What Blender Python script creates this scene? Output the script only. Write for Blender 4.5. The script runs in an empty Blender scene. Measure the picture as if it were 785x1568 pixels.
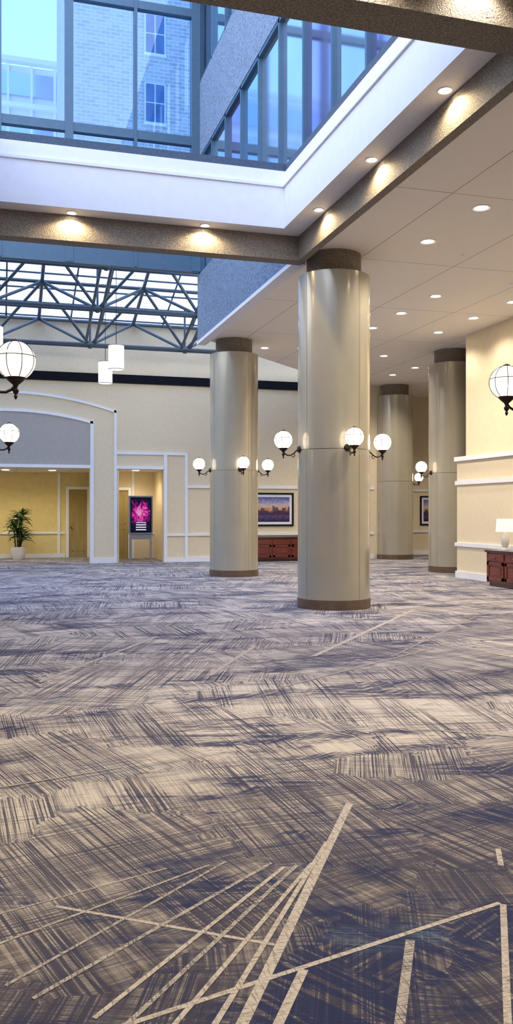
import bpy, bmesh, math, random
from mathutils import Vector
random.seed(4)
R=math.radians
scene=bpy.context.scene
COL=scene.collection

# ------------------------------------------------------------------ materials
def nt(name):
    m=bpy.data.materials.new(name); m.use_nodes=True
    t=m.node_tree; t.nodes.clear()
    out=t.nodes.new('ShaderNodeOutputMaterial')
    return m,t,out
def N(t,typ,**kw):
    n=t.nodes.new(typ)
    for k,v in kw.items():
        if k.startswith('i_'):
            key=k[2:]
            n.inputs[int(key) if key.isdigit() else key].default_value=v
        else: setattr(n,k,v)
    return n
def math_(t,op,a,b=None,c=None,clamp=False):
    n=t.nodes.new('ShaderNodeMath'); n.operation=op; n.use_clamp=clamp
    for i,x in enumerate((a,b,c)):
        if x is None: continue
        if isinstance(x,(int,float)): n.inputs[i].default_value=x
        else: t.links.new(x,n.inputs[i])
    return n.outputs[0]
def mixc(t,f,a,b,mode='MIX'):
    n=t.nodes.new('ShaderNodeMix'); n.data_type='RGBA'; n.blend_type=mode
    for s,x in ((n.inputs[0],f),(n.inputs[6],a),(n.inputs[7],b)):
        if isinstance(x,(int,float)): s.default_value=x
        elif isinstance(x,tuple): s.default_value=x if len(x)==4 else (*x,1)
        else: t.links.new(x,s)
    return n.outputs[2]
def ramp(t,fac,pts,interp='LINEAR'):
    n=t.nodes.new('ShaderNodeValToRGB'); n.color_ramp.interpolation=interp
    e=n.color_ramp.elements
    while len(e)<len(pts): e.new(0.5)
    for el,(p,c) in zip(e,pts):
        el.position=p; el.color=(*c,1) if isinstance(c,tuple) else (c,c,c,1)
    t.links.new(fac,n.inputs[0]); return n.outputs[0]
def pbr(name,col,rough=0.6,metal=0.0,var=0.12,scale=8,bump=0.0,bscale=80,coat=0.0,emit=None,estr=0,stretch=None,spec=0.5):
    m,t,out=nt(name)
    p=N(t,'ShaderNodeBsdfPrincipled'); p.inputs['Roughness'].default_value=rough
    p.inputs['Metallic'].default_value=metal; p.inputs['Coat Weight'].default_value=coat
    p.inputs['Coat Roughness'].default_value=0.08
    p.inputs['Specular IOR Level'].default_value=spec
    tc=N(t,'ShaderNodeTexCoord'); src=tc.outputs['Object']
    if stretch:
        mp=N(t,'ShaderNodeMapping'); mp.inputs['Scale'].default_value=stretch
        t.links.new(src,mp.inputs[0]); src=mp.outputs[0]
    nz=N(t,'ShaderNodeTexNoise'); nz.inputs['Scale'].default_value=scale; nz.inputs['Detail'].default_value=4
    t.links.new(src,nz.inputs['Vector'])
    lo=tuple(c*(1-var) for c in col); hi=tuple(min(1,c*(1+var)) for c in col)
    c=ramp(t,nz.outputs['Fac'],[(0.3,lo),(0.7,hi)])
    t.links.new(c,p.inputs['Base Color'])
    if emit:
        p.inputs['Emission Color'].default_value=(*emit,1); p.inputs['Emission Strength'].default_value=estr
    if bump>0:
        b=N(t,'ShaderNodeBump'); b.inputs['Strength'].default_value=bump; b.inputs['Distance'].default_value=0.02
        n2=N(t,'ShaderNodeTexNoise'); n2.inputs['Scale'].default_value=bscale; n2.inputs['Detail'].default_value=3
        t.links.new(src,n2.inputs['Vector']); t.links.new(n2.outputs['Fac'],b.inputs['Height'])
        t.links.new(b.outputs[0],p.inputs['Normal'])
    t.links.new(p.outputs[0],out.inputs[0]); return m
def emis(name,col,s):
    m,t,out=nt(name); e=N(t,'ShaderNodeEmission')
    nz=N(t,'ShaderNodeTexNoise'); nz.inputs['Scale'].default_value=3
    c=ramp(t,nz.outputs['Fac'],[(0,tuple(x*.96 for x in col)),(1,col)])
    t.links.new(c,e.inputs[0]); e.inputs[1].default_value=s
    t.links.new(e.outputs[0],out.inputs[0]); return m
def glass(name,tint,refl=0.12,rough=0.0,milky=0.0):
    m,t,out=nt(name)
    tr=N(t,'ShaderNodeBsdfTransparent'); tr.inputs[0].default_value=(*tint,1)
    gl=N(t,'ShaderNodeBsdfGlossy'); gl.inputs[0].default_value=(.9,.95,1,1); gl.inputs['Roughness'].default_value=rough
    mx=N(t,'ShaderNodeMixShader'); mx.inputs[0].default_value=refl
    t.links.new(tr.outputs[0],mx.inputs[1]); t.links.new(gl.outputs[0],mx.inputs[2])
    last=mx.outputs[0]
    if milky>0:
        tl=N(t,'ShaderNodeBsdfTranslucent'); tl.inputs[0].default_value=(.95,.97,1,1)
        m2=N(t,'ShaderNodeMixShader'); m2.inputs[0].default_value=milky
        t.links.new(last,m2.inputs[1]); t.links.new(tl.outputs[0],m2.inputs[2]); last=m2.outputs[0]
    t.links.new(last,out.inputs[0]); return m

M={}
M['wall']=pbr('wall_cream_fabric',(.78,.67,.48),.85,var=.05,scale=30,bump=.15,bscale=250,stretch=(1,1,.25))
M['yellow']=pbr('wall_yellow',(.76,.62,.28),.8,var=.05,scale=6)
M['tan']=pbr('wall_tan_fabric',(.44,.42,.40),.9,var=.08,scale=60,bump=.2,bscale=300,stretch=(1,1,.1))
M['white']=pbr('trim_white_paint',(.86,.87,.92),.45,var=.02)
M['ceilwhite']=pbr('well_white_paint',(.77,.77,.83),.7,var=.02)
M['aggregate']=pbr('aggregate_concrete_warm',(.24,.205,.17),.85,var=.5,scale=60,bump=.6,bscale=90)
M['bluecon']=pbr('aggregate_concrete_grey',(.17,.23,.33),.9,var=.45,scale=30,bump=.9,bscale=40)
M['sill']=pbr('sill_stone_dark',(.06,.09,.14),.8,var=.3,scale=70)
M['steel']=pbr('steel_blue_paint',(.05,.105,.17),.45,metal=.2,var=.06)
M['steel2']=pbr('truss_grey_paint',(.085,.12,.155),.4,metal=.3,var=.06)
M['black']=pbr('black_band',(.008,.009,.014),.8,var=.1,spec=.1)
M['column']=pbr('column_satin_lacquer',(.45,.412,.325),.22,metal=.25,var=.03,scale=2,coat=.6)
M['seam']=pbr('column_seam',(.13,.12,.09),.6)
M['bronze']=pbr('bronze_base',(.20,.14,.10),.35,metal=.6,var=.1)
M['iron']=pbr('black_iron',(.03,.018,.016),.4,metal=.6,var=.1)
M['globe']=emis('globe_milk_glass',(1.0,.87,.68),2.8)
M['lamp']=emis('downlight_lens',(1.0,.88,.66),30.0)
M['shade']=emis('drum_shade',(1.0,.90,.76),1.1)
M['wood']=pbr('mahogany',(.16,.030,.018),.3,var=.4,scale=5,coat=.4,stretch=(1,1,8))
M['stonetop']=pbr('dark_wood_top',(.05,.02,.015),.2,var=.3,coat=.5)
M['porcelain']=pbr('porcelain',(.85,.82,.76),.25,var=.02,coat=.4)
M['leaf']=pbr('leaf_green',(.05,.12,.03),.5,var=.5,scale=6)
M['soil']=pbr('soil',(.05,.03,.02),.95,var=.4,scale=40)
M['gmetal']=pbr('kiosk_grey_metal',(.25,.25,.26),.4,metal=.4,var=.05)
M['door']=pbr('door_ochre',(.36,.27,.10),.6,var=.1,stretch=(1,1,.2))
M['glassblue']=glass('glass_blue_tint',(.40,.56,.76),.06)
M['glassroof']=glass('skylight_fritted_glass',(.8,.9,.97),.06,.0,.65)
M['fblue']=pbr('facade_glass_blue',(.30,.50,.72),.06,metal=.9,var=.12,scale=.7)
M['fpale']=pbr('facade_glass_pale',(.50,.60,.72),.06,metal=.9,var=.12,scale=.7)
M['fpurple']=pbr('facade_glass_violet',(.40,.38,.60),.06,metal=.9,var=.12,scale=.7)
M['fdark']=pbr('facade_glass_dark',(.08,.16,.30),.08,metal=.8,var=.2,scale=1.5)
M['extwhite']=pbr('exterior_white_panel',(.80,.80,.82),.8,var=.05,scale=1)
M['shade2']=emis('lamp_shade',(1,.84,.62),1.1)

def ceil_mat():
    m,t,out=nt('ceiling_panels'); p=N(t,'ShaderNodeBsdfPrincipled'); p.inputs['Roughness'].default_value=.75
    tc=N(t,'ShaderNodeTexCoord'); sp=N(t,'ShaderNodeSeparateXYZ'); t.links.new(tc.outputs['Object'],sp.inputs[0])
    def line(o,step,off):
        a=math_(t,'ADD',o,off); a=math_(t,'DIVIDE',a,step); a=math_(t,'FRACT',a)
        a=math_(t,'SUBTRACT',a,.5); a=math_(t,'ABSOLUTE',a)
        return math_(t,'GREATER_THAN',a,.5-.009/step)
    l=math_(t,'MAXIMUM',line(sp.outputs[0],1.67,101.35),line(sp.outputs[1],2.98,100.3))
    c=mixc(t,l,(.84,.79,.73),(.42,.40,.38))
    t.links.new(c,p.inputs['Base Color']); t.links.new(p.outputs[0],out.inputs[0]); return m
M['ceil']=ceil_mat()

def brick_mat():
    m,t,out=nt('exterior_pale_brick'); p=N(t,'ShaderNodeBsdfPrincipled'); p.inputs['Roughness'].default_value=.9
    tc=N(t,'ShaderNodeTexCoord'); sp=N(t,'ShaderNodeSeparateXYZ'); t.links.new(tc.outputs['Object'],sp.inputs[0])
    cb=N(t,'ShaderNodeCombineXYZ')
    s=math_(t,'ADD',sp.outputs[0],sp.outputs[1]); t.links.new(s,cb.inputs[0]); t.links.new(sp.outputs[2],cb.inputs[1])
    b=N(t,'ShaderNodeTexBrick'); b.inputs['Scale'].default_value=1.0
    b.inputs['Color1'].default_value=(.52,.52,.53,1); b.inputs['Color2'].default_value=(.36,.38,.41,1); b.inputs['Mortar'].default_value=(.66,.65,.65,1)
    b.inputs['Brick Width'].default_value=.42; b.inputs['Row Height'].default_value=.16; b.inputs['Mortar Size'].default_value=.018
    t.links.new(cb.outputs[0],b.inputs['Vector']); t.links.new(b.outputs['Color'],p.inputs['Base Color'])
    t.links.new(p.outputs[0],out.inputs[0]); return m
M['brick']=brick_mat()

def carpet_mat():
    m,t,out=nt('patterned_carpet'); p=N(t,'ShaderNodeBsdfPrincipled'); p.inputs['Roughness'].default_value=.95
    p.inputs['Specular IOR Level'].default_value=.1
    p.inputs['Sheen Weight'].default_value=.25; p.inputs['Sheen Roughness'].default_value=.45; p.inputs['Sheen Tint'].default_value=(.72,.78,1,1)
    tc=N(t,'ShaderNodeTexCoord'); co=tc.outputs['Object']
    def noise(vec,scale,detail=3,rough=.55,dist=0):
        n=N(t,'ShaderNodeTexNoise'); n.inputs['Scale'].default_value=scale; n.inputs['Detail'].default_value=detail
        n.inputs['Roughness'].default_value=rough; n.inputs['Distortion'].default_value=dist
        t.links.new(vec,n.inputs['Vector']); return n.outputs['Fac']
    def mapped(vec,sc,rot=0,loc=(0,0,0)):
        n=N(t,'ShaderNodeMapping'); n.inputs['Scale'].default_value=sc; n.inputs['Rotation'].default_value=(0,0,rot); n.inputs['Location'].default_value=loc
        t.links.new(vec,n.inputs[0]); return n.outputs[0]
    jn=N(t,'ShaderNodeTexNoise'); jn.inputs['Scale'].default_value=11; jn.inputs['Detail'].default_value=4; t.links.new(co,jn.inputs['Vector'])
    va=N(t,'ShaderNodeVectorMath'); va.operation='MULTIPLY_ADD'; t.links.new(jn.outputs['Color'],va.inputs[0]); va.inputs[1].default_value=(.45,.45,0); t.links.new(co,va.inputs[2])
    def patch(scale,loc,rot,n_ang,step,off):
        v=N(t,'ShaderNodeTexVoronoi'); v.inputs['Scale'].default_value=scale; v.distance='MANHATTAN'
        t.links.new(mapped(va.outputs[0],(1,1.3,1),rot,loc),v.inputs['Vector'])
        sc=N(t,'ShaderNodeSeparateColor'); t.links.new(v.outputs['Color'],sc.inputs[0])
        a=math_(t,'MULTIPLY',sc.outputs[0],n_ang-.001); a=math_(t,'FLOOR',a); a=math_(t,'MULTIPLY_ADD',a,R(step),R(off))
        vr=N(t,'ShaderNodeVectorRotate'); vr.rotation_type='Z_AXIS'; t.links.new(co,vr.inputs['Vector']); t.links.new(a,vr.inputs['Angle'])
        return vr.outputs[0],sc.outputs[1],sc.outputs[2]
    rv,cg,cb=patch(.65,(0,0,0),R(25),4,13,-16)
    rw,cg2,cb2=patch(1.7,(4,2,0),R(-10),3,45,-30)
    s1=noise(mapped(rv,(96,.6,1)),1,4,.7)
    s2=noise(mapped(rv,(.8,100,1),0,(3,7,0)),1,4,.7)
    s3=noise(mapped(rv,(60,.9,1),0,(9,1,0)),1,2,.5)
    s5=noise(mapped(rv,(.9,58,1),0,(1,5,0)),1,2,.5)
    s4=noise(mapped(rw,(2.2,38,1),0,(2,8,0)),1,2,.5)
    p1=noise(mapped(rv,(3.4,.5,1)),1,4,.7); p2=noise(mapped(rv,(.6,3.8,1),0,(5,5,0)),1,4,.7)
    big=noise(mapped(co,(.20,.42,1),R(-20),(2.3,1.2,0)),1,3,.55)
    big2=noise(mapped(co,(.60,1.5,1),R(30),(7,3,0)),1,5,.7)
    sp=N(t,'ShaderNodeSeparateXYZ'); t.links.new(co,sp.inputs[0])
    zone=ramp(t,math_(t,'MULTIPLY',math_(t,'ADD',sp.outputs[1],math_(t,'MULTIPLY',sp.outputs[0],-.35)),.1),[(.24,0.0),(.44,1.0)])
    # bluish daylight at the atrium end, painted into the carpet colour
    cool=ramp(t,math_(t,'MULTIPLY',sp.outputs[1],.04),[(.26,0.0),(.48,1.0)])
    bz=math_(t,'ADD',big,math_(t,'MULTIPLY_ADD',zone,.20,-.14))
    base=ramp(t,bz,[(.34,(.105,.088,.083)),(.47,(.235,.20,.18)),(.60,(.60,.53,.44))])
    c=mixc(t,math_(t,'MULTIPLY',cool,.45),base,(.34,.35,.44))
    light=ramp(t,s3,[(.50,0.0),(.53,1.0)]); 
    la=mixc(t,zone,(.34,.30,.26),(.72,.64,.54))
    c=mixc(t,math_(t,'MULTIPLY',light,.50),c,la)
    lt2=ramp(t,s5,[(.52,0.0),(.55,1.0)]); c=mixc(t,math_(t,'MULTIPLY',lt2,.36),c,la)
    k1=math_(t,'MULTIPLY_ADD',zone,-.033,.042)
    g1=math_(t,'MULTIPLY',ramp(t,math_(t,'ADD',s1,k1),[(.50,0.0),(.525,1.0)]),ramp(t,math_(t,'ADD',p1,k1),[(.42,.12),(.53,1.0)]))
    g2=math_(t,'MULTIPLY',ramp(t,math_(t,'ADD',s2,k1),[(.51,0.0),(.535,1.0)]),ramp(t,math_(t,'ADD',p2,k1),[(.44,.08),(.55,1.0)]))
    c=mixc(t,math_(t,'MULTIPLY',g1,.90),c,(.030,.030,.060))
    c=mixc(t,math_(t,'MULTIPLY',g2,.84),c,(.048,.045,.072))
    nav=math_(t,'MULTIPLY',ramp(t,math_(t,'ADD',big2,k1),[(.525,0.0),(.60,1.0)]),ramp(t,s4,[(.42,.1),(.48,1.0)]))
    c=mixc(t,math_(t,'MULTIPLY',nav,.88),c,(.013,.020,.072))
    bl=math_(t,'MULTIPLY',ramp(t,noise(co,1.1,3),[(.62,0.0),(.68,1.0)]),ramp(t,s2,[(.5,0.0),(.56,1.0)]))
    c=mixc(t,math_(t,'MULTIPLY',bl,.5),c,(.15,.25,.34))
    f=noise(co,260,2); c=mixc(t,.25,c,ramp(t,f,[(.3,.25),(.7,.8)]),'OVERLAY')
    t.links.new(c,p.inputs['Base Color'])
    b=N(t,'ShaderNodeBump'); b.inputs['Strength'].default_value=.25; b.inputs['Distance'].default_value=.01
    t.links.new(f,b.inputs['Height']); t.links.new(b.outputs[0],p.inputs['Normal'])
    t.links.new(p.outputs[0],out.inputs[0]); return m
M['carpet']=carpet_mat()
def carpet_line_mat(name,col,thr,lo):
    m,t,out=nt(name); p=N(t,'ShaderNodeBsdfPrincipled'); p.inputs['Roughness'].default_value=.95
    p.inputs['Specular IOR Level'].default_value=.1
    tc=N(t,'ShaderNodeTexCoord'); n=N(t,'ShaderNodeTexNoise'); n.inputs['Scale'].default_value=60; n.inputs['Detail'].default_value=5
    t.links.new(tc.outputs['Object'],n.inputs['Vector'])
    c=ramp(t,n.outputs['Fac'],[(.35,tuple(x*.75 for x in col)),(.6,col)]); t.links.new(c,p.inputs['Base Color'])
    tr=N(t,'ShaderNodeBsdfTransparent'); mx=N(t,'ShaderNodeMixShader')
    fs=[]
    for sc in ((130,9,1),(9,150,1)):
        n2=N(t,'ShaderNodeTexNoise'); n2.inputs['Scale'].default_value=1; n2.inputs['Detail'].default_value=3
        mp=N(t,'ShaderNodeMapping'); mp.inputs['Scale'].default_value=sc; mp.inputs['Rotation'].default_value=(0,0,R(-12)); t.links.new(tc.outputs['Object'],mp.inputs[0])
        t.links.new(mp.outputs[0],n2.inputs['Vector']); fs.append(ramp(t,n2.outputs['Fac'],[(thr-.05,lo),(thr+.03,1.0)]))
    f=math_(t,'MULTIPLY',fs[0],fs[1])
    t.links.new(f,mx.inputs[0]); t.links.new(tr.outputs[0],mx.inputs[1]); t.links.new(p.outputs[0],mx.inputs[2])
    t.links.new(mx.outputs[0],out.inputs[0]); return m
M['yarn']=carpet_line_mat('carpet_pale_yarn',(.54,.485,.43),.41,.55)
M['yarn2']=carpet_line_mat('carpet_dim_yarn',(.44,.40,.37),.44,.4)

def art_mat():
    m,t,out=nt('sunset_print'); p=N(t,'ShaderNodeBsdfPrincipled'); p.inputs['Roughness'].default_value=.3
    tc=N(t,'ShaderNodeTexCoord'); sp=N(t,'ShaderNodeSeparateXYZ'); t.links.new(tc.outputs['Object'],sp.inputs[0])
    x,z=sp.outputs[0],sp.outputs[2]
    nz=N(t,'ShaderNodeTexNoise'); nz.inputs['Scale'].default_value=11; nz.inputs['Detail'].default_value=6; t.links.new(tc.outputs['Object'],nz.inputs['Vector'])
    g=math_(t,'ADD',math_(t,'MULTIPLY_ADD',z,1.4,.5),math_(t,'MULTIPLY_ADD',nz.outputs['Fac'],.5,-.25))
    c=ramp(t,g,[(0,(.02,.02,.07)),(.22,(.10,.06,.20)),(.38,(.30,.08,.08)),(.50,(.62,.30,.14)),(.66,(.60,.50,.48)),(.80,(.38,.34,.55)),(1,(.10,.13,.38))])
    sx=math_(t,'FLOOR',math_(t,'MULTIPLY',x,16.0)); h=math_(t,'FRACT',math_(t,'MULTIPLY',math_(t,'SINE',math_(t,'MULTIPLY',sx,12.99)),43.7))
    top=math_(t,'MULTIPLY_ADD',h,.22,-.10)
    sil=math_(t,'MULTIPLY',math_(t,'LESS_THAN',z,top),math_(t,'GREATER_THAN',z,-.18))
    c=mixc(t,math_(t,'MULTIPLY',sil,.8),c,(.02,.02,.06))
    t.links.new(c,p.inputs['Base Color']); t.links.new(p.outputs[0],out.inputs[0]); return m
M['art']=art_mat()
def screen_mat():
    m,t,out=nt('kiosk_display'); e=N(t,'ShaderNodeEmission'); e.inputs[1].default_value=.6
    tc=N(t,'ShaderNodeTexCoord'); co=tc.outputs['Object']
    sp=N(t,'ShaderNodeSeparateXYZ'); t.links.new(co,sp.inputs[0]); z=sp.outputs[2]
    n=N(t,'ShaderNodeTexNoise'); n.inputs['Scale'].default_value=5; n.inputs['Detail'].default_value=4; n.inputs['Distortion'].default_value=2; t.links.new(co,n.inputs['Vector'])
    dx=math_(t,'MULTIPLY',sp.outputs[0],3.6); dz=math_(t,'MULTIPLY',math_(t,'SUBTRACT',z,1.48),3.3)
    dist=math_(t,'SQRT',math_(t,'ADD',math_(t,'MULTIPLY',dx,dx),math_(t,'MULTIPLY',dz,dz)))
    g=math_(t,'SUBTRACT',math_(t,'ADD',n.outputs['Fac'],.32),math_(t,'MULTIPLY',dist,.36))
    c=ramp(t,g,[(.38,(.01,.01,.035)),(.50,(.22,.01,.16)),(.62,(.75,.03,.38)),(.76,(.85,.35,.6))])
    band=math_(t,'MULTIPLY',math_(t,'LESS_THAN',z,1.20),math_(t,'GREATER_THAN',math_(t,'FRACT',math_(t,'MULTIPLY',z,14)),.55))
    band=math_(t,'MULTIPLY',band,math_(t,'LESS_THAN',math_(t,'ABSOLUTE',sp.outputs[0]),.15))
    c=mixc(t,band,c,(.9,.9,1)); 
    t.links.new(c,e.inputs[0]); t.links.new(e.outputs[0],out.inputs[0]); return m
M['screen']=screen_mat()

# ------------------------------------------------------------------ mesh builder
class MB:
    def __init__(s): s.v=[]; s.f=[]; s.m=[]; s.mats=[]
    def mi(s,m):
        if m not in s.mats: s.mats.append(m)
        return s.mats.index(m)
    def add(s,vs,fs,m):
        o=len(s.v); s.v+= [tuple(x) for x in vs]
        k=s.mi(m)
        for f in fs: s.f.append([i+o for i in f]); s.m.append(k)
    def box(s,x0,x1,y0,y1,z0,z1,m):
        s.add([(x0,y0,z0),(x1,y0,z0),(x1,y1,z0),(x0,y1,z0),(x0,y0,z1),(x1,y0,z1),(x1,y1,z1),(x0,y1,z1)],
              [(0,3,2,1),(4,5,6,7),(0,1,5,4),(1,2,6,5),(2,3,7,6),(3,0,4,7)],m)
    def rev(s,prof,m,c=(0,0,0),seg=40):
        vs=[];fs=[];n=len(prof)
        for i in range(seg):
            a=2*math.pi*i/seg
            for r,z in prof: vs.append((c[0]+max(r,1e-4)*math.cos(a),c[1]+max(r,1e-4)*math.sin(a),c[2]+z))
        for i in range(seg):
            j=(i+1)%seg
            for k in range(n-1): fs.append((i*n+k,j*n+k,j*n+k+1,i*n+k+1))
        s.add(vs,fs,m)
    def sphere(s,c,r,m,seg=32,rings=18,sz=1):
        s.rev([(r*math.sin(math.pi*i/rings),-r*sz*math.cos(math.pi*i/rings)) for i in range(rings+1)],m,c,seg)
    def tube(s,pts,r,m,seg=8,closed=False):
        pts=[Vector(p) for p in pts]; n=len(pts); vs=[];fs=[]
        for i,p in enumerate(pts):
            a=pts[i-1] if (i>0 or closed) else p; b=pts[(i+1)%n] if (i<n-1 or closed) else p
            d=(b-a).normalized(); up=Vector((0,0,1)) if abs(d.z)<.95 else Vector((0,1,0))
            u=d.cross(up).normalized(); w=u.cross(d).normalized()
            rr=r[i] if isinstance(r,(list,tuple)) else r
            for k in range(seg):
                t=2*math.pi*k/seg; vs.append(p+u*rr*math.cos(t)+w*rr*math.sin(t))
        rng=n if closed else n-1
        for i in range(rng):
            j=(i+1)%n
            for k in range(seg):
                l=(k+1)%seg; fs.append((i*seg+k,i*seg+l,j*seg+l,j*seg+k))
        if not closed:
            fs.append(tuple(range(seg))); fs.append(tuple((n-1)*seg+k for k in range(seg)))
        s.add(vs,fs,m)
    def prism(s,poly,z0,z1,m):
        n=len(poly)
        s.add([(x,y,z0) for x,y in poly]+[(x,y,z1) for x,y in poly],
              [tuple(range(n)),tuple(range(n,2*n))]+[(i,(i+1)%n,n+(i+1)%n,n+i) for i in range(n)],m)
    def prismY(s,poly,y0,y1,m):   # poly in XZ
        n=len(poly)
        s.add([(x,y0,z) for x,z in poly]+[(x,y1,z) for x,z in poly],
              [tuple(range(n)),tuple(range(n,2*n))]+[(i,(i+1)%n,n+(i+1)%n,n+i) for i in range(n)],m)
    def build(s,name,loc=(0,0,0),rot=0,parent=None,bevel=0,norm=True):
        me=bpy.data.meshes.new(name); me.from_pydata(s.v,[],s.f); 
        for k in s.mats: me.materials.append(M[k])
        me.polygons.foreach_set('material_index',s.m)
        if norm:
            bm=bmesh.new(); bm.from_mesh(me); bmesh.ops.recalc_face_normals(bm,faces=bm.faces); bm.to_mesh(me); bm.free()
        me.polygons.foreach_set('use_smooth',[True]*len(me.polygons))
        me.set_sharp_from_angle(angle=R(35))
        me.update()
        o=bpy.data.objects.new(name,me); COL.objects.link(o); o.location=loc; o.rotation_euler=(0,0,rot)
        if parent: o.parent=parent
        if bevel:
            b=o.modifiers.new('bevel','BEVEL'); b.width=bevel; b.segments=2; b.limit_method='ANGLE'
        return o

def spot(name,loc,energy,col=(1,.87,.70),size=120,blend=.6,rad=.06,parent=None,rot=(0,0,0)):
    l=bpy.data.lights.new(name,'SPOT'); l.energy=energy; l.color=col; l.spot_size=R(size); l.spot_blend=blend; l.shadow_soft_size=rad
    o=bpy.data.objects.new(name,l); COL.objects.link(o); o.location=loc; o.rotation_euler=rot
    if parent: o.parent=parent
    return o

# ------------------------------------------------------------------ floor
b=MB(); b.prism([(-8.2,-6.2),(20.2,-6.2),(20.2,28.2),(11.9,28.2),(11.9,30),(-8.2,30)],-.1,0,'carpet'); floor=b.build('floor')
segs=[((.5,2.17),(1.732,4.188),.038,0),((.207,3.408),(.916,2.891),.018,0),((.20,2.52),(1.842,2.956),.022,0),
((1.848,2.942),(1.35,2.12),.024,0),((1.3815,2.787),(1.08,2.26),.032,1),((2.13,3.433),(2.041,3.265),.024,0),((.958,2.7065),(.72,2.34),.032,0),
((.677,3.638),(-.2,3.33),.012,1),((.856,3.621),(-.2,3.06),.014,1),((.931,3.635),(.02,2.88),.014,1),((1.115,3.566),(.1,2.78),.018,1),
((1.155,3.512),(.27,2.62),.018,0),((1.215,3.515),(.33,2.53),.018,1),((1.283,3.517),(.42,2.43),.018,0),((1.427,3.72),(.50,2.33),.020,0),
((6.15,12.25),(3.137,8.557),.06,0),((1.82,10.43),(.341,7.926),.05,0),((2.737,9.365),(1.845,7.804),.045,0),((1.99,9.344),(1.134,7.85),.04,1),
((6.6,11.2),(3.9,8.3),.03,1),((2.3,7.1),(4.6,8.7),.03,1),((3.6,4.9),(2.9,5.4),.03,1),((5.2,7.4),(5.0,8.3),.05,0),((-.2,4.9),(.7,5.15),.02,1)]
b=MB(); z=.0012
for (a,c,w,k) in segs:
    z+=.00012
    a=Vector((*a,z)); c=Vector((*c,z)); d=(c-a).normalized(); n=Vector((-d.y,d.x,0))*w/2
    b.add([a-n,c-n,c+n,a+n],[(0,1,2,3)],'yarn2' if k else 'yarn')
b.build('carpet_pattern_lines',parent=floor)

# ------------------------------------------------------------------ ceilings
C=5.55
b=MB(); b.prism([(4.54,-6.2),(20.2,-6.2),(20.2,28.2),(11.75,28.2),(11.75,25.9),(10.5,25.9),(4.54,19.94)],C,C+.25,'ceil'); b.build('ceiling')
b=MB(); b.box(-8.2,4.43,-6.2,6.15,5.75,6.0,'ceil'); b.build('ceiling_entry')
b=MB(); b.box(-8.2,-.68,6.53,13.0,C,C+.25,'ceil'); b.build('ceiling_side')

# beams
b=MB()
b.box(-8.2,4.55,12.77,13.02,5.38,5.75,'aggregate')
b.box(4.43,4.55,-6.2,12.77,5.38,5.75,'aggregate')
b.box(-8.2,4.43,6.15,6.53,5.38,5.75,'aggregate')
b.box(-.68,-.45,6.53,12.77,5.38,5.75,'aggregate')
b.build('ceiling_beams')
# well surround
b=MB()
def ring(z0,z1,off,m):
    x0,x1,y0,y1=-.1-off,4.10+off,6.80-off,12.47+off
    b.box(-.45,4.43,y1,13.0,z0,z1,m); b.box(-.45,4.43,6.3,y0,z0,z1,m)
    b.box(x1,4.43,y0,y1,z0,z1,m); b.box(-.45,x0,y0,y1,z0,z1,m)
ring(5.75,6.36,0,'ceilwhite'); ring(6.36,6.40,-.03,'ceilwhite'); ring(6.40,6.62,.03,'ceilwhite')
b.box(-.45,4.43,12.52,13.02,6.62,6.74,'sill'); b.box(4.15,4.43,6.8,12.52,6.62,6.74,'sill')
b.box(-.45,4.43,6.3,6.75,6.62,6.74,'sill'); b.box(-.45,-.15,6.8,12.52,6.62,6.74,'sill')
b.box(-8.2,-.45,12.52,13.02,5.8,6.74,'sill')
b.build('trim_skylight_well')
# sprinkler heads
b=MB()
for x,y in ((7.0,12.3),(8.7,13.6),(7.0,16.9),(8.7,18.9),(10.4,21.4),(6.9,19.2)):
    b.rev([(0,-.035),(.022,-.035),(.022,-.030),(.006,-.028),(.008,-.01),(.035,-.006),(.038,0)],'white',(x,y,C),16)
b.build('fire_sprinklers')

# ------------------------------------------------------------------ facade above
b=MB()
b.box(4.45,4.62,13.02,20.0,5.45,7.0,'bluecon')
b.box(4.43,4.64,13.02,20.0,5.40,5.47,'ceilwhite')
b.box(4.45,4.62,-2,20.0,9.7,11.4,'bluecon'); b.box(4.45,4.62,-2,20.0,13.6,15.5,'bluecon')
b.box(4.45,4.62,-2,13.02,5.75,6.9,'bluecon')
b.build('wall_facade')
b=MB()
ys=[19.85-1.2*i for i in range(16)]
seq=['fblue','fpale','fpurple','fblue','fpale','fpale','fpurple','fpale','fpurple','fblue']
for i,yy in enumerate(ys):
    for z0,z1 in ((6.9,9.7),(11.4,13.6)):
        mt=seq[(i+(2 if z0>10 else 0))%10]
        if z0>10 and i%2==0: mt='fdark'
        b.box(4.53,4.55,yy-1.2,yy,z0,z1,mt)
        b.box(4.46,4.60,yy-.03,yy+.03,z0,z1,'steel')
for z in (6.93,9.67,11.43,13.57): b.box(4.46,4.60,ys[-1],19.85,z-.04,z+.04,'steel')
b.build('window_2')
# curtain wall
b=MB()
for i in range(-6,4):
    x=.02+1.475*i
    w=.09 if i%2==1 else .035
    if i==3: x=4.36; w=.1
    b.box(x-w,x+w,19.75,19.95,7.05,16,'steel')
for z,w in ((7.25,.22),(8.0,.06),(10.05,.10),(13.0,.09),(15.9,.1)):
    b.box(-8.9,4.44,19.77,19.93,z-w,z+w,'steel')
b.box(-8.9,4.44,19.845,19.86,7.4,7.95,'fdark')
b.box(-8.9,4.44,19.845,19.86,8.0,15.9,'glassblue')
b.build('window_1')

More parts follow.
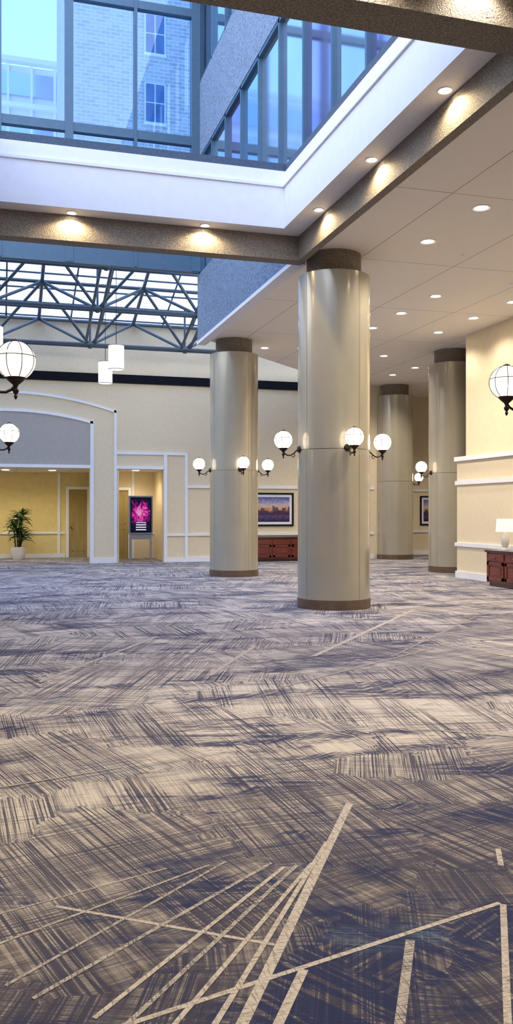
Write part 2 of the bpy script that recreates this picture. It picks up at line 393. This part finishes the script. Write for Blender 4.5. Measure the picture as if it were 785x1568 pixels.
# ------------------------------------------------------------------ truss skylight
b=MB()
def zt(y): return 7.0+(25.9-y)*.30
cw=2.7; ny=3; cy=(25.8-20.0)/ny
xs=[-9.7+cw*i for i in range(9)]
ysn=[20.0+cy*j for j in range(ny+1)]
for j in range(ny+1):
    b.tube([(xs[0],ysn[j],zt(ysn[j])),(xs[-1],ysn[j],zt(ysn[j]))],.05,'steel2')
for x in xs: b.tube([(x,ysn[0],zt(ysn[0])),(x,ysn[-1],zt(ysn[-1]))],.05,'steel2')
D=1.15
for j in range(ny):
    yc=(ysn[j]+ysn[j+1])/2; zc=zt(yc)-D
    for dy in (-.14,.14): b.tube([(xs[0]+cw/2,yc+dy,zc),(xs[-1]-cw/2,yc+dy,zc)],.04,'steel2')
    for i in range(len(xs)-1):
        xc=xs[i]+cw/2; 
        for (xx,yy) in ((xs[i],ysn[j]),(xs[i+1],ysn[j]),(xs[i],ysn[j+1]),(xs[i+1],ysn[j+1])):
            b.tube([(xc,yc,zc),(xx,yy,zt(yy))],.042,'steel2')
        b.tube([(xc,yc,zc),(xc,yc,zt(yc))],.03,'steel2')
        b.sphere((xc,yc,zc),.10,'steel2',12,8)
        if j<ny-1: 
            for dx in (-.13,.13): b.tube([(xc+dx,yc,zc),(xc+dx,yc+cy,zt(yc+cy)-D)],.04,'steel2')
for k in range(25):
    x=xs[0]+cw/3*k
    if k%3: b.tube([(x,20.0,zt(20)+.08),(x,25.85,zt(25.85)+.08)],.026,'steel2',6)
for k in range(9):
    yy=20.0+5.8/8*k; b.tube([(xs[0],yy,zt(yy)+.09),(xs[-1],yy,zt(yy)+.09)],.026,'steel2',6)
b.add([(xs[0],19.9,zt(19.9)+.14),(11.7,19.9,zt(19.9)+.14),(11.7,26.1,zt(26.1)+.14),(xs[0],26.1,zt(26.1)+.14)],[(0,1,2,3)],'glassroof')
b.build('skylight_truss_roof')

# ------------------------------------------------------------------ back wall
Y=25.9
b=MB()
for x0,x1,z0,z1 in ((-8.2,-1.9,0,7.1),(-1.9,2.55,2.78,7.1),(2.55,3.40,0,7.1),(3.40,4.72,2.75,7.1),(4.72,11.75,0,7.1)):
    b.box(x0,x1,Y,Y+.2,z0,z1,'wall')
b.build('wall_back')
b=MB(); b.box(11.55,11.75,Y+.2,28.2,0,5.55,'wall'); b.build('wall_back_return')
b=MB(); b.box(11.75,20.2,28.0,28.2,0,5.55,'wall'); b.build('wall_back_lobby')
def wbox(name,a,m):
    b=MB(); b.box(*a,m); b.build(name)
wbox('wall_alcove_back',(-2.1,3.1,29.6,29.8,0,2.8),'yellow'); wbox('wall_alcove_left',(-2.1,-1.9,Y+.2,29.6,0,2.8),'yellow')
wbox('wall_alcove_right',(2.95,3.1,Y+.2,29.6,0,2.8),'yellow'); wbox('ceiling_alcove',(-2.1,3.1,Y+.2,29.8,2.8,2.9),'ceil')
wbox('wall_recess_back',(3.35,4.85,28.3,28.45,0,2.8),'wall'); wbox('wall_recess_left',(3.2,3.35,Y+.2,28.45,0,2.8),'yellow')
wbox('wall_recess_right',(4.85,5.0,Y+.2,28.45,0,2.8),'wall'); wbox('ceiling_recess',(3.2,5.0,Y+.2,28.45,2.8,2.9),'ceil')
def door(name,x0,x1,y,h):
    b=MB(); b.box(x0,x1,y-.05,y,0,h,'door')
    b.box(x0-.09,x0,y-.09,y,0,h+.09,'white'); b.box(x1,x1+.09,y-.09,y,0,h+.09,'white'); b.box(x0,x1,y-.09,y,h,h+.09,'white')
    xm=(x0+x1)/2; w=(x1-x0)/2-.1
    for z0,z1 in ((.2,.95),(1.1,h-.15)):
        for a in (0,1):
            b.box(xm-w,xm+w,y-.06,y-.05,z0 if a else z1-.03,z0+.03 if a else z1,'door')
            b.box(xm-w if a else xm+w-.03,xm-w+.03 if a else xm+w,y-.06,y-.05,z0,z1,'door')
    b.sphere((x0+.07,y-.10,1.0),.03,'bronze',12,8); b.tube([(x0+.07,y-.1,1.0),(x0+.07,y-.05,1.0)],.012,'bronze')
    b.build(name)
door('door_1',2.22,2.82,29.598,2.25)
door('door_2',3.45,4.0,28.298,2.2)
b=MB()
cx=.30
def archband(hw,zs,rise,w,y0,y1,m):
    n=32; pts=[]
    for i in range(n+1):
        u=-1+2*i/n; pts.append((cx+hw*u,zs+rise*(1-u*u)))
    low=[(x,z-w) for x,z in pts]
    for i in range(n):
        b.prismY([low[i],low[i+1],pts[i+1],pts[i]],y0,y1,m)
F=Y-.04
b2=MB()
n=32; pts=[(cx+2.3*(-1+2*i/n),4.12+.30*(1-(-1+2*i/n)**2)) for i in range(n+1)]
b2.prismY([(cx-2.3,2.84)]+pts+[(cx+2.3,2.84)],Y-.014,Y-.002,'tan'); b2.build('arch_panel')  # tan fabric panel filling the arch, not a trim strip
archband(2.34,4.15,.30,.08,F,Y,'white'); archband(3.02,4.48,.48,.07,F,Y,'white')
def tr(x0,x1,z0,z1,y0=F,m='white'): b.box(x0,x1,y0,Y,z0,z1,m)
tr(2.56,2.66,0,4.15); tr(-2.06,-1.96,0,4.15); tr(3.25,3.33,0,4.5); tr(-2.73,-2.65,0,4.5)
tr(-1.96,2.56,2.78,2.87)
tr(3.33,5.46,3.20,3.28); tr(3.33,4.74,2.77,2.86); tr(4.73,4.83,0,3.20); tr(5.37,5.46,0,3.20)
tr(5.46,11.55,2.22,2.30); tr(5.46,11.55,.78,.86)
tr(4.83,5.37,.78,.84)
tr(4.83,5.37,0,.12)
tr(-8.2,-2.73,2.22,2.30); tr(-8.2,-2.73,.78,.86)
b.build('trim_1')
b=MB(); b.box(-8.2,10.5,Y-.07,Y,5.30,5.55,'black'); b.build('trim_2')
b=MB(); 
for x0,x1 in ((5.46,11.55),(2.66,3.25),(-8.2,-2.73)): b.box(x0,x1,F,Y,0,.15,'white')
b.build('baseboard_back')
b=MB(); b.box(-1.9,2.1,29.56,29.6,.78,.85,'white'); b.box(-1.9,2.1,29.56,29.6,0,.13,'white'); b.box(1.86,1.94,29.55,29.6,0,2.8,'white')
b.box(4.05,4.85,28.26,28.3,.78,.85,'white'); b.box(4.12,4.2,28.26,28.3,0,2.8,'white')
b.build('trim_3')
b=MB(); b.box(11.75,20,27.96,28,0,.15,'white'); b.box(11.75,20,27.96,28,.78,.86,'white'); b.box(11.75,20,27.96,28,2.22,2.3,'white'); b.build('trim_4')

b=MB(); b.box(10.25,10.7,-6.2,17.86,0,C,'wall'); b.box(10.10,10.25,-6.2,18.0,0,2.70,'wall'); b.box(10.25,10.7,17.86,18.0,0,2.70,'wall'); b.build('wall_right')
b=MB()
for z0,z1,d in ((2.66,2.76,.05),(2.12,2.21,.035),(.72,.80,.04)):
    b.box(10.10-d,10.10,-6.2,18.0+d,z0,z1,'white'); b.box(10.10,10.74,18.0,18.0+d,z0,z1,'white')
b.build('trim_5')
b=MB(); b.box(10.07,10.10,-6.2,18.03,0,.15,'white'); b.box(10.10,10.73,18.0,18.03,0,.15,'white'); b.build('baseboard_right')
b=MB(); b.box(20.2,20.4,-6.2,28.2,0,C,'wall'); b.build('wall_lobby_side')
b=MB(); b.box(-8.4,-8.2,-6.2,30,0,7.1,'wall'); b.build('wall_left')
b=MB(); b.box(-8.2,20.2,-6.4,-6.2,0,5.75,'wall'); b.build('wall_front')

# ------------------------------------------------------------------ columns
def column(x,y,r=.57):
    b=MB()
    b.rev([(0,0),(r+.012,0),(r+.012,.15),(r,.15)],'bronze',seg=48)
    b.rev([(r,.15),(r,2.46),(r-.012,2.463),(r-.012,2.472),(r,2.475),(r,5.20),(r-.03,5.21),(r-.12,5.215)],'column',seg=64)
    b.rev([(r-.14,5.19),(r-.14,C-.001)],'aggregate',seg=48)
    for k in range(4):
        a=R(-68)+k*math.pi/2
        c,s=math.cos(a),math.sin(a); p=Vector((c,s,0)); q=Vector((-s,c,0))*.003
        o=p*(r+.0008)
        b.add([o-q+Vector((0,0,.15)),o+q+Vector((0,0,.15)),o+q+Vector((0,0,5.2)),o-q+Vector((0,0,5.2))],[(0,1,2,3)],'seam')
    return b.build('column',(x,y,0))
cols=[(5.09,12.96),(5.33,20.0),(10.93,19.75),(12.2,25.7),(5.05,6.65),(-.72,6.72),(-.70,12.98)]
for c in cols: column(*c)

def sconce(x,y,z,ang):
    b=MB(); g=.27
    def disc(x0,x1,r):
        n=20; vs=[(x0,r*math.cos(2*math.pi*i/n),-.14+r*math.sin(2*math.pi*i/n)) for i in range(n)]+[(x1,.7*r*math.cos(2*math.pi*i/n),-.14+.7*r*math.sin(2*math.pi*i/n)) for i in range(n)]
        b.add(vs,[tuple(range(n)),tuple(range(n,2*n))]+[(i,(i+1)%n,n+(i+1)%n,n+i) for i in range(n)],'iron')
    disc(-.02,.03,.065)
    arm=[(.02,0,-.14),(.06,0,-.165),(.10,0,-.205),(.15,0,-.235),(.20,0,-.235),(.24,0,-.215),(g,0,-.18)]
    b.tube(arm,.011,'iron')
    b.tube([(.10,0,-.205),(.08,0,-.235),(.10,0,-.262),(.13,0,-.255)],.007,'iron')
    b.rev([(0,-.29),(.008,-.28),(.014,-.265),(.008,-.25),(.02,-.235),(.024,-.22),(.012,-.20),(.02,-.18),(.055,-.15),(.075,-.125),(.07,-.12),(0,-.135)],'iron',(g,0,0),24)
    b.sphere((g,0,0),.143,'globe',32,20)
    for k in range(4):
        a=math.pi*k/4+.3; pts=[]
        for i in range(28):
            t=2*math.pi*i/28; rr=.1455*math.sin(t); pts.append((g+rr*math.cos(a),rr*math.sin(a),.1455*math.cos(t)))
        b.tube(pts,.0036,'iron',5,True)
    for zz in (.03,):
        rr=math.sqrt(.1455**2-zz*zz); b.tube([(g+rr*math.cos(2*math.pi*i/32),rr*math.sin(2*math.pi*i/32),zz) for i in range(32)],.0036,'iron',5,True)
    b.rev([(.035,.138),(.03,.15),(.012,.158),(0,.165)],'iron',(g,0,0),16)
    return b.build('globe_wall_sconce',(x,y,z),ang)
def col_sc(ci,dirs,z=2.62):
    x,y=cols[ci]
    for d in dirs:
        a=R(d); sconce(x+.57*math.cos(a),y+.57*math.sin(a),z,a)
col_sc(0,(180,270,0)); col_sc(1,(180,270,0)); col_sc(2,(180,)); col_sc(3,(0,))
col_sc(4,(180,)); col_sc(5,(0,)); col_sc(6,(0,))

# ------------------------------------------------------------------ downlights
dl=[(6.16,10.33),(6.16,11.84),(7.86,14.8),(7.86,16.27),(7.88,17.75),(9.5,14.79),(9.5,16.25),(9.5,17.77),(9.58,20.84),(11.2,22.3),(11.15,23.65),(6.29,20.66),
 (7.86,8.8),(7.86,5.8),(6.16,5.8),(6.16,2.8),(7.86,2.8),(9.3,11.8),(14.5,23.6),(14.5,20.8),(17,24)]  # last three are unseen, added to light the lobby on the right
b=MB()
for x,y in dl:
    b.rev([(.085,-.003),(.115,-.012),(.13,-.006),(.13,0.0)],'white',(x,y,C),24); b.rev([(0,-.004),(.085,-.004)],'lamp',(x,y,C),24)
sof=[(.99,12.66),(2.93,12.66),(4.31,11.55),(4.31,9.73),(4.31,7.92)]
for x,y in sof:
    b.rev([(.05,-.003),(.07,-.012),(.08,-.006),(.08,0.0)],'white',(x,y,5.75),24); b.rev([(0,-.004),(.05,-.004)],'lamp',(x,y,5.75),24)
near=[(x,6.04) for x in (-.2,1.4,2.6,3.6)]+[(x,3.0) for x in (-2,0,2.2)]+[(x,.2) for x in (-2,0,2.2)]+[(-4,9),(-4,11.5),(-4,6)]  # after the beam row, unseen ceiling lights added to brighten the near floor
for x,y in near:
    zc=5.75 if y<6.15 or x>-.5 else C
    b.rev([(.075,-.003),(.105,-.012),(.12,-.006),(.12,0.0)],'white',(x,y,zc),24); b.rev([(0,-.004),(.075,-.004)],'lamp',(x,y,zc),24)
dobj=b.build('recessed_downlights',norm=True)
for x,y in dl: spot('downlight_bulb',(x,y,C-.03),(80 if x>9 and y<18 else 180),parent=dobj,size=140)
for x,y in sof: spot('downlight_bulb',(x,y,5.70),40,parent=dobj,size=160,blend=.5,rad=.02,col=(1,.76,.42))
for x,y in near: spot('downlight_bulb',(x,y,(5.75 if y<6.15 else C)-.03),(55 if y>6 and y<6.1 else 130),parent=dobj,size=130)
b=MB()
for x,y in ((.2,28),(1.6,28),(-1.2,28),(4.1,27.3)):
    b.rev([(0,-.004),(.08,-.004),(.10,-.01),(.11,0)],'lamp',(x,y,2.8),20)
ao=b.build('alcove_added_lights')  # lamps added to give the alcove and recess their yellow glow
for x,y in ((.2,28),(1.6,28),(-1.2,28),(4.1,27.3)): spot('alcove_added_spot',(x,y,2.76),38,parent=ao,size=150,blend=.7,col=(1,.86,.60))

def pendant(x,y,z,top):
    b=MB()
    b.rev([(0,.30),(.19,.30),(.195,.29),(.195,-.29),(.19,-.30),(0,-.30)],'shade',seg=32)
    b.rev([(.197,.29),(.199,.30),(.199,.305),(.19,.31)],'gmetal',seg=32); b.rev([(.197,-.29),(.199,-.30),(.19,-.305)],'gmetal',seg=32)
    b.tube([(0,0,.30),(0,0,top-z)],.008,'iron',6)
    b.rev([(0,.30),(.03,.30),(.02,.36),(0,.37)],'gmetal',seg=12)
    b.build('drum_pendant_lamp',(x,y,z))
pendant(2.83,22.1,5.38,zt(22.1)); pendant(2.86,24.7,5.40,zt(24.7)); pendant(-.1,21.2,5.5,zt(21.2))

# ------------------------------------------------------------------ furniture
def credenza(L,D_,H,n,loc,rot):
    b=MB(); h=L/2
    b.box(-h+.03,h-.03,-D_+.03,0,0,.08,'stonetop')
    b.box(-h,h,-D_,0,.08,H-.05,'wood')
    b.box(-h-.03,h+.03,-D_-.03,0,H-.05,H-.035,'wood'); b.box(-h-.045,h+.045,-D_-.045,0,H-.035,H,'stonetop')
    w=L/n
    for i in range(n):
        x0=-h+w*i+.03; x1=-h+w*(i+1)-.03
        b.box(x0,x1,-D_-.015,-D_,.13,H-.24,'wood')
        for (a,c,e,f) in ((x0,x0+.06,.13,H-.24),(x1-.06,x1,.13,H-.24),(x0,x1,.13,.19),(x0,x1,H-.30,H-.24)):
            b.box(a,c,-D_-.03,-D_-.012,e,f,'wood')
        b.box(x0+.1,x1-.1,-D_-.026,-D_-.012,.23,H-.34,'wood')
        b.box(x0,x1,-D_-.022,-D_,H-.215,H-.075,'wood')
        b.sphere(((x0+x1)/2,-D_-.04,H-.145),.016,'bronze',12,8)
    for x in (-h,h-.04): b.box(x,x+.04,-D_-.02,-D_,.08,H-.05,'wood')
    b.build('credenza',loc,rot)
credenza(2.4,.5,.74,4,(8.55,25.85,0),0)
credenza(2.6,.5,.73,4,(10.05,14.48,0),R(-90))

b=MB()
b.rev([(0,0),(.085,0),(.085,.02),(.05,.03),(.045,.05),(.075,.12),(.085,.2),(.07,.28),(.035,.34),(.03,.37),(0,.37)],'porcelain',seg=32)
b.tube([(0,0,.36),(0,0,.46)],.008,'bronze')
b.rev([(.185,.37),(.165,.63),(.160,.63),(.180,.37)],'shade2',seg=32); b.rev([(0,.62),(.162,.62)],'shade2',seg=32)
b.build('table_lamp',(9.78,15.5,.732))

def art(x,y,w,h,z):
    b=MB(); fw=.05
    b.box(-w/2,w/2,-.012,0,-h/2,h/2,'white')
    b.box(-w/2+.08,w/2-.08,-.016,-.010,-h/2+.08,h/2-.08,'art')
    for q in ((-w/2-fw,w/2+fw,h/2,h/2+fw),(-w/2-fw,w/2+fw,-h/2-fw,-h/2)): b.box(q[0],q[1],-.04,0,q[2],q[3],'black')
    for q in ((-w/2-fw,-w/2),(w/2,w/2+fw)): b.box(q[0],q[1],-.04,0,-h/2,h/2,'black')
    b.build('framed_artwork',(x,y,z))
art(8.07,25.895,1.4,.93,1.58); art(14.75,27.995,.9,.93,1.55)

b=MB()
b.box(-.35,.35,-.05,.05,.86,1.97,'gmetal'); b.box(-.31,.31,-.06,-.05,.90,1.93,'black'); b.box(-.27,.27,-.064,-.06,.94,1.89,'screen')
for x in (-.33,.27): b.box(x,x+.06,-.03,.03,0.03,.86,'gmetal')
b.box(-.27,.27,-.015,.015,.70,.86,'gmetal'); b.box(-.38,.38,-.2,.2,0,.03,'gmetal')
b.build('digital_signage_kiosk',(3.97,25.45,0))

b=MB()
b.rev([(0,0),(.17,0),(.20,.03),(.245,.20),(.25,.34),(.26,.40),(.235,.40),(.225,.36),(0,.36)],'porcelain',seg=32)
b.rev([(0,.365),(.226,.365)],'soil',seg=24)
for s in range(5):
    a=s*1.7; bx,by=.07*math.cos(a),.07*math.sin(a); hz=.75+.17*s
    b.tube([(bx,by,.36),(bx*1.5,by*1.5,.36+(hz-.36)*.5),(bx*1.8,by*1.8,hz)],[.022,.018,.014],'soil',6)
    for k in range(38):
        az=random.uniform(0,2*math.pi); L=random.uniform(.42,.62); up=random.uniform(.25,1.35); w=random.uniform(.022,.034)
        zb=hz-random.uniform(0,.25); pos=Vector((bx*1.8,by*1.8,zb)); el=up; vs=[];n=7
        d0=Vector((math.cos(az),math.sin(az),0)); side=Vector((-math.sin(az),math.cos(az),0))
        for i in range(n):
            ww=w*math.sin(math.pi*min(.97,(i+.6)/n))
            vs+= [pos-side*ww,pos+Vector((0,0,-ww*.5)),pos+side*ww]
            pos=pos+(d0*math.cos(el)+Vector((0,0,math.sin(el))))*L/n; el-=.26
        fs=[]
        for i in range(n-1):
            for q in (0,1): fs.append((i*3+q,i*3+q+1,i*3+q+4,i*3+q+3))
        b.add(vs,fs,'leaf')
b.build('potted_palm',(.58,28.7,0))

# ------------------------------------------------------------------ exterior buildings
b=MB(); x0=3.1
b.box(x0,34,38,50,0,45,'brick')
for cxx in (6.55,9.9,13.2,16.5,19.8):
    for k in range(9):
        zc=13.3+3.02*k-.0
        b.box(cxx-.5,cxx+.5,37.9,38.0,zc-.95,zc-.85,'extwhite'); b.box(cxx-.46,cxx+.46,37.94,38.0,zc-.85,zc+.9,'extwhite')
        for sx in (-1,1):
            for r0,r1 in ((-.8,.0),(.06,.84)):
                b.box(cxx+(-.40 if sx<0 else .03),cxx+(-.03 if sx<0 else .40),37.92,37.95,zc+r0,zc+r1,'fdark')
b.build('exterior_brick_building')
b=MB(); b.box(-26,4.2,60,72,0,31,'extwhite')
for k in range(8):
    z=8+3*k
    b.box(-26,4.2,59.8,60,z,z+1.5,'fblue'); b.box(-26,4.4,59.5,60,z+2.1,z+2.4,'extwhite')
for k in range(20): b.box(-25+k*1.5,-24.85+k*1.5,59.7,60,6,31,'extwhite')
b.build('exterior_office_building')

# ------------------------------------------------------------------ world
w=bpy.data.worlds.new('World'); scene.world=w; w.use_nodes=True; t=w.node_tree; t.nodes.clear()
o=N(t,'ShaderNodeOutputWorld'); bg=N(t,'ShaderNodeBackground'); tc=N(t,'ShaderNodeTexCoord'); sp=N(t,'ShaderNodeSeparateXYZ')
t.links.new(tc.outputs['Generated'],sp.inputs[0])
c=ramp(t,sp.outputs[2],[(0,(.88,.93,1.0)),(.45,(.68,.80,1.0)),(1,(.40,.55,1.0))])
t.links.new(c,bg.inputs[0]); bg.inputs[1].default_value=2.8; t.links.new(bg.outputs[0],o.inputs[0])

# ------------------------------------------------------------------ camera
cd=bpy.data.cameras.new('camera'); cam=bpy.data.objects.new('camera',cd); COL.objects.link(cam)
cd.sensor_fit='VERTICAL'; cd.sensor_height=36; cd.lens=30.77; cam.location=(0,0,1.5); cam.rotation_euler=(R(90),0,R(-16.4))
cd.clip_end=300; scene.camera=cam
scene.view_settings.view_transform='Standard'
scene.view_settings.exposure=0.45
